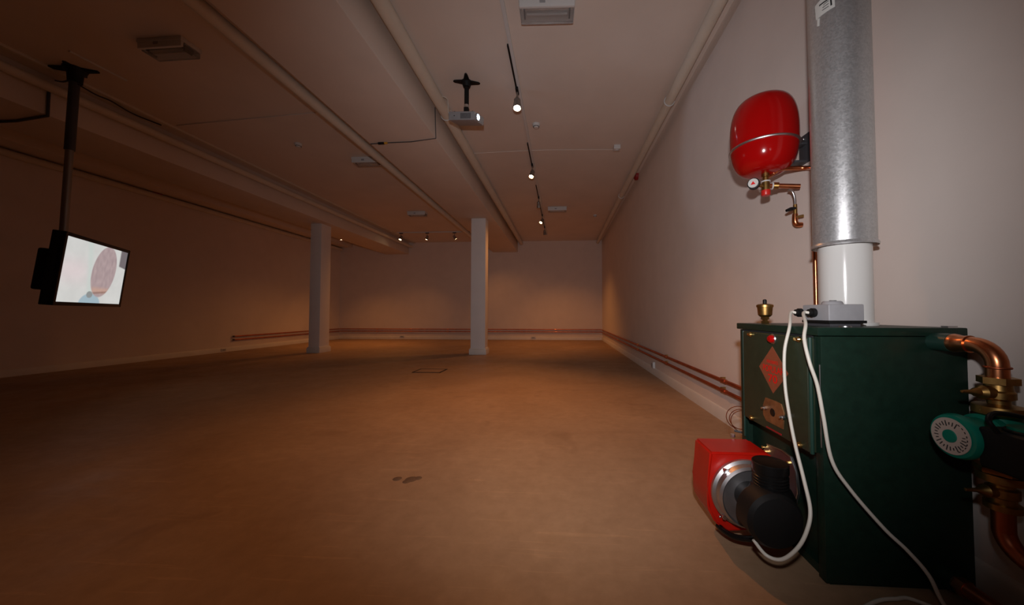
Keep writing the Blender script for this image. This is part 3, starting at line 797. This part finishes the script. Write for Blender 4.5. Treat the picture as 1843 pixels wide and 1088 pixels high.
# ------------------------------------------------------------------ flue
FY = 1.47
def vcyl(pa, pb, py, Y):
    a = at(pa, py, 1, Y); b = at(pb, py, 1, Y)
    A1, A2 = math.atan2(a.x, Y), math.atan2(b.x, Y); ac_, hf = (A1+A2)/2, (A2-A1)/2
    D = Y/math.cos(ac_); return Y*math.tan(ac_), D*math.sin(hf)
fx, fr = vcyl(1472, 1573, 500, FY)
_, fR = vcyl(1459, 1578, 380, FY)
fR = min(fR, XR-fx-.006)
zr = at(1522, 438, 1, FY-fR*.8).z
t = thing('flue_pipe', 'tall flue above the boiler, galvanised steel sleeve over glossy white lower pipe', 'flue', (fx, FY, BH))
MB().lathe([(0, 0), (fr+.012, 0), (fr+.012, .012), (fr, .014), (fr, zr-BH+.05), (0, zr-BH+.05)], (fx, FY, BH), seg=64).build('white_flue', 'enamel', t)
pr = [(fR-.004, zr+.03-BH), (fR+.004, zr-BH), (fR+.006, zr+.006-BH), (fR+.003, zr+.014-BH), (fR, zr+.016-BH), (fR, H-BH-.004), (fR-.003, H-BH-.004), (fR-.003, zr+.04-BH)]
gm = MB().lathe(pr, (fx, FY, BH), seg=72)
gm.lathe([(fr, zr-BH+.014), (fR, zr-BH+.014)], (fx, FY, BH), seg=72)
gm.build('galvanised_sleeve', 'galvanised', t)
# torn paper label wrapped round the sleeve
def wrap(corners, m, name, lift=.0012, parent=None):
    """patch on the sleeve from four (angle, z) corners"""
    mb = MB(); n = 14
    rows = []
    for j in range(5):
        row = []
        for i in range(n+1):
            u, v = i/n, j/4
            a = (1-v)*((1-u)*corners[0][0]+u*corners[1][0])+v*((1-u)*corners[3][0]+u*corners[2][0])
            z = (1-v)*((1-u)*corners[0][1]+u*corners[1][1])+v*((1-u)*corners[3][1]+u*corners[2][1])
            row.append(mb.bm.verts.new((fx+(fR+lift)*math.cos(a), FY+(fR+lift)*math.sin(a), z)))
        rows.append(row)
    for j in range(4):
        for i in range(n): mb.bm.faces.new((rows[j][i], rows[j][i+1], rows[j+1][i+1], rows[j+1][i]))
    bmesh.ops.recalc_face_normals(mb.bm, faces=mb.bm.faces)
    return mb.build(name, m, parent)
def onsleeve(px, py):
    d = (FW + (px-CX)/F*RT - (py-CY)/F*UP); o = EYE
    a = d.x**2+d.y**2; b = 2*(-fx*d.x-FY*d.y); c = fx*fx+FY*FY-fR*fR
    s = (-b-math.sqrt(max(0, b*b-4*a*c)))/(2*a); p = o+s*d
    return (math.atan2(p.y-FY, p.x-fx), p.z)
lab = wrap([onsleeve(1469, 37), onsleeve(1503, 12), onsleeve(1501, -22), onsleeve(1467, 12)], 'paper', 'paper_label', parent=t)
lab['label'] = 'torn white printed label'
wrap([onsleeve(1471, 48), onsleeve(1475, 47), onsleeve(1476, 33), onsleeve(1471, 34)], 'paper', 'label_scrap', parent=t)
wrap([onsleeve(1495, 11), onsleeve(1498, 9), onsleeve(1496, -14), onsleeve(1493, -12)], 'ink_black', 'label_print', .0022, lab)
wrap([onsleeve(1475, 12), onsleeve(1490, 1), onsleeve(1490, -1.5), onsleeve(1475, 9.5)], 'ink_black', 'label_print', .0022, lab)
for k in range(3):
    wrap([onsleeve(1480+k, 20-5*k), onsleeve(1492, 12-5*k), onsleeve(1492, 10.8-5*k), onsleeve(1480+k, 18.8-5*k)], 'dark_grey', 'label_print', .0022, lab)

# riser pipe behind the flue
px_, py_ = 1.312, 0
ry = None
for Y in [1.70+.005*k for k in range(60)]:
    if at(1469, 500, 1, Y).x >= px_: ry = Y; break
ry = max(ry or 1.79, 1.765)
t = thing('riser_pipe', 'thin vertical copper pipe seen behind the left edge of the flue', 'pipe', (px_, ry, .3))
zt_ = at(1455, 302, 1, ry).z
MB().tube([Vector((px_, ry, zu+.02)), Vector((px_, ry, zt_-.02)), Vector((px_, ry, zt_-.012))], .011, 14).build('pipe_run', 'copper', t)

# ------------------------------------------------------------------ expansion vessel
best = None
for k in range(80):
    Y = 1.6+.01*k
    x, r = vcyl(1313, 1441, 255, Y)
    if x+r < XR-.03: best = (x, Y, r)
vx, vy, vr = best
zb_ = at(1376, 309, 1, vy-vr*.3).z; zt_v = at(1385, 190, 1, vy+vr*.35).z
zs = at(1378, 246, 1, vy-vr*.86).z
t = thing('expansion_vessel', 'glossy red rounded expansion vessel mounted on the wall left of the flue', 'pressure vessel', (vx, vy, zb_))
hv = zt_v-zb_
def vprof(grow=0):
    P = []
    n = 26
    for i in range(n+1):
        a = -PI/2+PI*i/n
        s_, c_ = math.sin(a), math.cos(a)
        x = (abs(c_)**(.52 if s_ < 0 else .42))*(vr+grow); z = (1 if s_ > 0 else -1)*(abs(s_)**(.80 if s_ < 0 else .85))*hv/2
        P.append((x, z))
    P[0] = (0, -hv/2); P[-1] = (0, hv/2); return P
MB().lathe(vprof(), (vx, vy, (zb_+zt_v)/2), seg=72).build('tank', 'red_gloss', t)
MB().lathe([(vr-.004, -.006), (vr+.005, -.005), (vr+.0065, 0), (vr+.005, .005), (vr-.004, .006)], (vx, vy, zs), seg=72).build('seam_band', 'aluminium', t)
c = at(1447, 262, 0, XR-.01)
mb = MB().box2((XR-.008, c.y-.035, c.z-.10), (XR, c.y+.045, c.z+.06), bevel=.002)
mb.box2((vx+vr*.75, c.y-.02, c.z-.10), (XR-.004, c.y+.03, c.z-.088), bevel=.002)
mb.box2((vx+vr*.9, c.y-.02, c.z+.0), (XR-.004, c.y+.03, c.z+.01), bevel=.002)
mb.build('wall_bracket', 'dark_grey', t)
MB().ball((XR-.012, c.y, c.z+.035), .008).build('bracket_screw', 'steel', t)
fy_ = vy-.02; fxx = at(1378, 325, 1, fy_).x
def zz_(py): return at(1378, py, 1, fy_).z
t = thing('safety_valve_set', 'brass valve set with round pressure gauge and red cap below the red vessel', 'valve', (fxx, fy_, zz_(346)))
MB().lathe([(0, 0), (.019, 0), (.019, .02), (.014, .022), (.014, .035), (.020, .037), (.020, .06), (.015, .062), (.015, zz_(303)-zz_(330)), (0, zz_(303)-zz_(330))], (fxx, fy_, zz_(330)), seg=24).build('valve_body', 'brass', t)
MB().cyl((fxx, fy_, zz_(328)), (fxx, fy_, zz_(326)), .024).build('white_seal', 'white_plastic', t)
MB().cyl((fxx, fy_, zz_(344)), (fxx, fy_, zz_(330)), .021).build('valve_collar', 'brass', t)
MB().lathe([(0, 0), (.020, 0), (.023, .006), (.023, .03), (0, .03)], (fxx, fy_, zz_(352)), seg=12).build('red_cap', 'red_plastic', t)
gc = at(1356, 330, 1, fy_-.02)
gd = Vector((-.62, -.78, 0)).normalized()
MB().lathe([(0, -.025), (.026, -.025), (.030, -.018), (.030, .008), (.026, .010), (0, .009)], gc+gd*(-.004), gd, seg=32).build('gauge_case', 'black', t)
gf = MB().lathe([(0, .0075), (.025, .0075), (.025, .004), (0, .004)], gc+gd*.002, gd, seg=32).build('gauge_face', 'paper', t)
gs = gd.cross(Vector((0, 0, 1)))
MB().prism([gc+gd*.0105+gs*.012+Vector((0, 0, -.008)), gc+gd*.0105-gs*.012+Vector((0, 0, -.008)), gc+gd*.0105+Vector((0, 0, .010))], gd*.001).build('gauge_needle', 'ink_red', gf)
MB().tube([gc-gd*.02, Vector((fxx, fy_, zz_(336)))], .009, 12).build('gauge_stem', 'brass', t)
# copper pipes from the valve set
J = Vector((fxx, fy_, zz_(320)))
e1 = at(1404, 304, 1, fy_-.03); e2 = Vector((XR-.06, 0, 0))
w1 = at(1440, 301, 1, fy_+.0); w2 = Vector((px_, ry+.0, zt_))
P = [J, at(1392, 312, 1, fy_), e1, at(1425, 302.5, 1, fy_-.03), at(1450, 302, 1, fy_-.05), Vector((px_, ry, zt_-.0)), Vector((px_, ry, zt_-.02))]
t = thing('feed_pipe', 'upper copper pipe from the valve set passing behind the flue', 'pipe', J)
MB().tube(P, .0115, 14, smooth=5).build('pipe_run', 'copper', t)
J2 = Vector((fxx, fy_, zz_(335)))
q0 = at(1397, 334, 1, fy_-.01); q1 = at(1440, 335, 1, fy_-.05)
t = thing('discharge_pipe', 'short open-ended copper pipe pointing right from the valve set', 'pipe', J2)
MB().tube([J2, q0, q1], .0125, 14).build('pipe_run', 'copper', t)
MB().tube([q0-(q1-q0)*.12, q0+(q1-q0)*.10], .018, 12).build('brass_union', 'brass', t)
MB().torus(J2+(q0-J2)*.62, q0-J2, .017, .004, 20).build('seal_ring', 'white_plastic', t)
# flexible filling hose and stop cock
V = [at(1419, 341, 1, fy_-.01), at(1426, 345, 1, fy_-.01), at(1430, 356, 1, fy_-.01), at(1431, 370, 1, fy_-.01)]
t = thing('filling_hose', 'short silver braided hose with black-levered tap and copper elbow', 'tap', V[0])
MB().tube(V, .0075, 12, smooth=6).build('braided_hose', 'steel', t)
MB().tube([at(1431, 368, 1, fy_-.01), at(1431.5, 386, 1, fy_-.01)], .010, 12).build('tap_body', 'brass', t)
MB().tube([at(1431, 374, 1, fy_-.03), at(1424, 376, 1, fy_-.04), at(1415, 379, 1, fy_-.04)], [.006, .011, .007], 10).build('black_lever', 'black', t)
MB().tube([at(1431, 385, 1, fy_-.01), at(1431, 397, 1, fy_-.01), at(1433, 402, 1, fy_-.01), at(1437, 404, 1, fy_-.01), at(1443, 404, 1, fy_-.01)], .0135, 14, smooth=4).build('copper_elbow', 'copper', t)
MB().tube([at(1433, 390, 1, fy_-.03), at(1446, 388, 1, fy_-.04)], [.005, .008], 10).build('drain_key', 'brass', t)

# ------------------------------------------------------------------ circulation pump and its pipework on the near side
PX = 1.272; PYY = 1.02; pr_ = .0225
c1 = at(1682, 614, 1, BY0)
PX = min(c1.x, XR-.055)
for k in range(200):
    PYY = .95+.001*k
    if at(1795, 650, 1, PYY).x >= PX: break
z_f = .9-(.9-c1.z)
t = thing('flow_pipe', 'thick bright copper pipe bending down from the top of the boiler side', 'pipe', (PX, BY0, z_f))
MB().cyl((PX, BY0+.004, z_f), (PX, BY0-.055, z_f), .029).build('green_socket', 'green_edge', t)
MB().lathe([(0, 0), (.026, 0), (.029, .008), (.027, .02), (.024, .03), (.026, .05), (0, .05)], (PX, BY0-.05, z_f), (0, -1, 0), seg=28).build('compression_nut', 'copper', t)
P = [Vector((PX, BY0-.06, z_f)), Vector((PX, PYY+.055, z_f))]
for k in range(1, 9):
    a = PI/2*k/8; P.append(Vector((PX, PYY+.055-.055*math.sin(a), z_f-.055+.055*math.cos(a))))
zn = at(1795, 682, 1, PYY).z
P.append(Vector((PX, PYY, zn)))
MB().tube(P, pr_, 22).build('pipe_run', 'copper', t)
MB().torus((PX, PYY, z_f-.06), (0, 0, 1), pr_+.001, .0035, 28).build('pipe_rim', 'copper_dull', t)
zp = at(1711, 784, 1, PYY).z      # pump axis
t = thing('isolation_valve', 'brass isolation valve with pointed spindle above the green pump', 'valve', (PX, PYY, zn-.1))
zv = zn
MB().lathe([(0, 0), (.040, 0), (.040, -.018), (0, -.018)], (PX, PYY, zv+.006), seg=6).build('upper_nut', 'brass', t)
MB().lathe([(0, -.01), (.026, -.012), (.028, -.03), (.032, -.035), (.032, -.052), (.022, -.058), (.022, -.068), (.050, -.074), (.052, -.095), (.046, -.10), (0, -.10)], (PX, PYY, zv), seg=32).build('valve_body', 'brass', t)
MB().lathe([(0, 0), (.020, 0), (.020, .032), (.017, .036), (.012, .042), (.012, .05), (.007, .058), (.004, .085), (0, .087)], (PX-.012, PYY, zv-.038), (-1, 0, .03), seg=20).build('valve_spindle', 'brass', t)
t = thing('circulation_pump', 'green circulation pump with round pale label and black terminal box', 'pump', (PX, PYY, zp-.07))
dxp = at(1711, 784, 1, PYY).x
MB().lathe([(0, .0), (.040, 0), (.058, .004), (.062, .012), (.062, .022), (.054, .026), (.052, .075), (.062, .08), (.062, .10), (0, .10)], (dxp, PYY, zp), (1, 0, 0), seg=48).build('motor_housing', 'pump_green', t)
lb = MB().lathe([(0, 0), (.050, 0), (.050, .002), (0, .002)], (dxp-.002, PYY, zp), (1, 0, 0), seg=48).build('round_label', 'pump_label', t)
MB().lathe([(0, 0), (.017, 0), (.018, .004), (0, .004)], (dxp-.005, PYY, zp), (1, 0, 0), seg=32).build('vent_screw', 'pump_green', lb)
mb = MB()
for k in range(26):
    a = 2*PI*k/26+.1; ln = .007+.004*((k*7) % 3)
    if 8 < k < 12: continue
    c = Vector((dxp-.0028, PYY+math.cos(a)*.035, zp+math.sin(a)*.035))
    mb.box(c, (.001, ln, .0022), Matrix.Rotation(a, 3, 'X'))
for k in range(9):
    a = -1.0+.25*k; c = Vector((dxp-.0028, PYY-math.cos(a)*.043, zp+math.sin(a)*.043)); mb.box(c, (.001, .002, .005), Matrix.Rotation(-a, 3, 'X'))
mb.build('label_print', 'ink_black', lb)
mb = MB().lathe([(0, -.06), (.040, -.06), (.055, -.03), (.058, 0), (.055, .03), (.040, .06), (0, .06)], (PX-.0, PYY, zp), (0, 0, 1), seg=32)
mb.cyl((PX, PYY, zp-.085), (PX, PYY, zp+.085), .034)
mb.build('pump_body', 'pump_green', t)
MB().lathe([(0, 0), (.050, 0), (.052, .006), (.050, .014), (0, .014)], (PX, PYY, zp+.068), seg=6).build('union_nut', 'brass', t)
MB().lathe([(0, 0), (.050, 0), (.052, .006), (.050, .014), (0, .014)], (PX, PYY, zp-.098), seg=6).build('union_nut', 'brass', t)
MB().box2((dxp+.018, PYY-.155, zp-.062), (PX+.02, PYY-.045, zp+.045), bevel=.012, seg=3).build('terminal_box', 'black', t)
MB().cyl((dxp+.075, PYY-.11, zp+.040), (dxp+.075, PYY-.11, zp+.058), .038).build('speed_dial', 'pump_green', t)
MB().torus((dxp+.075, PYY-.11, zp+.048), (0, 0, 1), .041, .004, 32).build('dial_ring', 'black', t)
MB().lathe([(0, .003), (.008, .003), (.009, 0), (0, 0)], (dxp+.06, PYY-.155, zp-.015), (0, -1, 0), seg=20).build('box_screw', 'brass', t)
MB().tube([Vector((dxp+.02, PYY-.09, zp+.04)), Vector((dxp+.01, PYY-.08, zp+.07)), Vector((dxp+.05, PYY-.07, zp+.085)), Vector((PX, PYY-.10, zp+.07))], .006, 10, smooth=6).build('pump_cable', 'black_gloss', t)
zlo = zp-.10
t = thing('isolation_valve', 'dark brass isolation valve below the green pump', 'valve', (PX, PYY, zlo-.1))
MB().lathe([(0, 0), (.048, 0), (.048, -.02), (.024, -.026), (.024, -.036), (.032, -.04), (.032, -.062), (.026, -.066), (.026, -.08), (.036, -.082), (.036, -.098), (0, -.098)], (PX, PYY, zlo), seg=28).build('valve_body', 'brass', t)
MB().lathe([(0, 0), (.018, 0), (.018, .034), (.012, .042), (.006, .055), (.004, .085), (0, .086)], (PX-.012, PYY, zlo-.05), (-1, 0, .03), seg=20).build('valve_spindle', 'brass', t)
t = thing('return_pipe', 'thick copper pipe bending forward below the pump and back to the boiler foot', 'pipe', (PX, PYY, 0))
P = [Vector((PX, PYY, zlo-.09))]; zq = zlo-.17; R = .06
for k in range(0, 9):
    a = PI/2*k/8; P.append(Vector((PX, PYY-R+R*math.cos(a), zq-R*math.sin(a)+R*.3)))
ze = P[-1].z
P += [Vector((PX, .80, ze)), Vector((PX, .73, ze-.03)), Vector((PX, .71, ze-.09)), Vector((PX, .71, .13))]
c3 = at(1698, 1032, 1, BY0)
P += [Vector((PX-.01, .73, .09)), Vector((PX-.02, .79, c3.z)), Vector((c3.x, 1.0, c3.z)), Vector((c3.x, BY0-.05, c3.z))]
P[-4:] = [Vector((PX, .73, c3.z+.02)), Vector((PX, .79, c3.z)), Vector((c3.x, 1.0, c3.z)), Vector((c3.x, BY0-.05, c3.z))]
MB().tube(P, pr_, 20, smooth=3).build('pipe_run', 'copper_dull', t)
MB().cyl((c3.x, BY0+.004, c3.z), (c3.x, BY0-.045, c3.z), .030).build('green_socket', 'green_paint', t)
MB().lathe([(0, 0), (.027, 0), (.027, .03), (0, .03)], (c3.x, BY0-.04, c3.z), (0, -1, 0), seg=6).build('compression_nut', 'copper', t)

# ------------------------------------------------------------------ light
def area(name, loc, tgt, sx, sy, e, col):
    l = bpy.data.lights.new(name, 'AREA'); l.shape = 'RECTANGLE'; l.size = sx; l.size_y = sy; l.energy = e; l.color = col
    o = bpy.data.objects.new(name, l); COL.objects.link(o); o.location = loc
    o.rotation_euler = (Vector(tgt)-Vector(loc)).to_track_quat('-Z', 'Y').to_euler(); return o
def spot_light(name, loc, tgt, e, col, angle, blend, soft):
    l = bpy.data.lights.new(name, 'SPOT'); l.energy = e; l.color = col; l.spot_size = math.radians(angle); l.spot_blend = blend; l.shadow_soft_size = soft
    o = bpy.data.objects.new(name, l); COL.objects.link(o); o.location = loc
    o.rotation_euler = (Vector(tgt)-Vector(loc)).to_track_quat('-Z', 'Y').to_euler(); return o
# the camera's flash, a hand above the lens; its reflector leaves the outermost corners dark
spot_light('flash', (0, -.05, 1.15), (.14, 3, 1.36), 172, (.99, .95, .98), 112, 1, .03)

wd = bpy.data.worlds.new('world'); SC.world = wd; wd.use_nodes = True
wd.node_tree.nodes['Background'].inputs[0].default_value = (.01, .008, .007, 1)
SC.view_settings.view_transform = 'Standard'; SC.view_settings.look = 'None'; SC.view_settings.gamma = 1
SC.view_settings.exposure = 0; SC.view_settings.use_curve_mapping = False
SC.cycles.max_bounces = 8; SC.cycles.diffuse_bounces = 5
for o in list(bpy.data.objects):
    if '_o' in o: del o['_o']
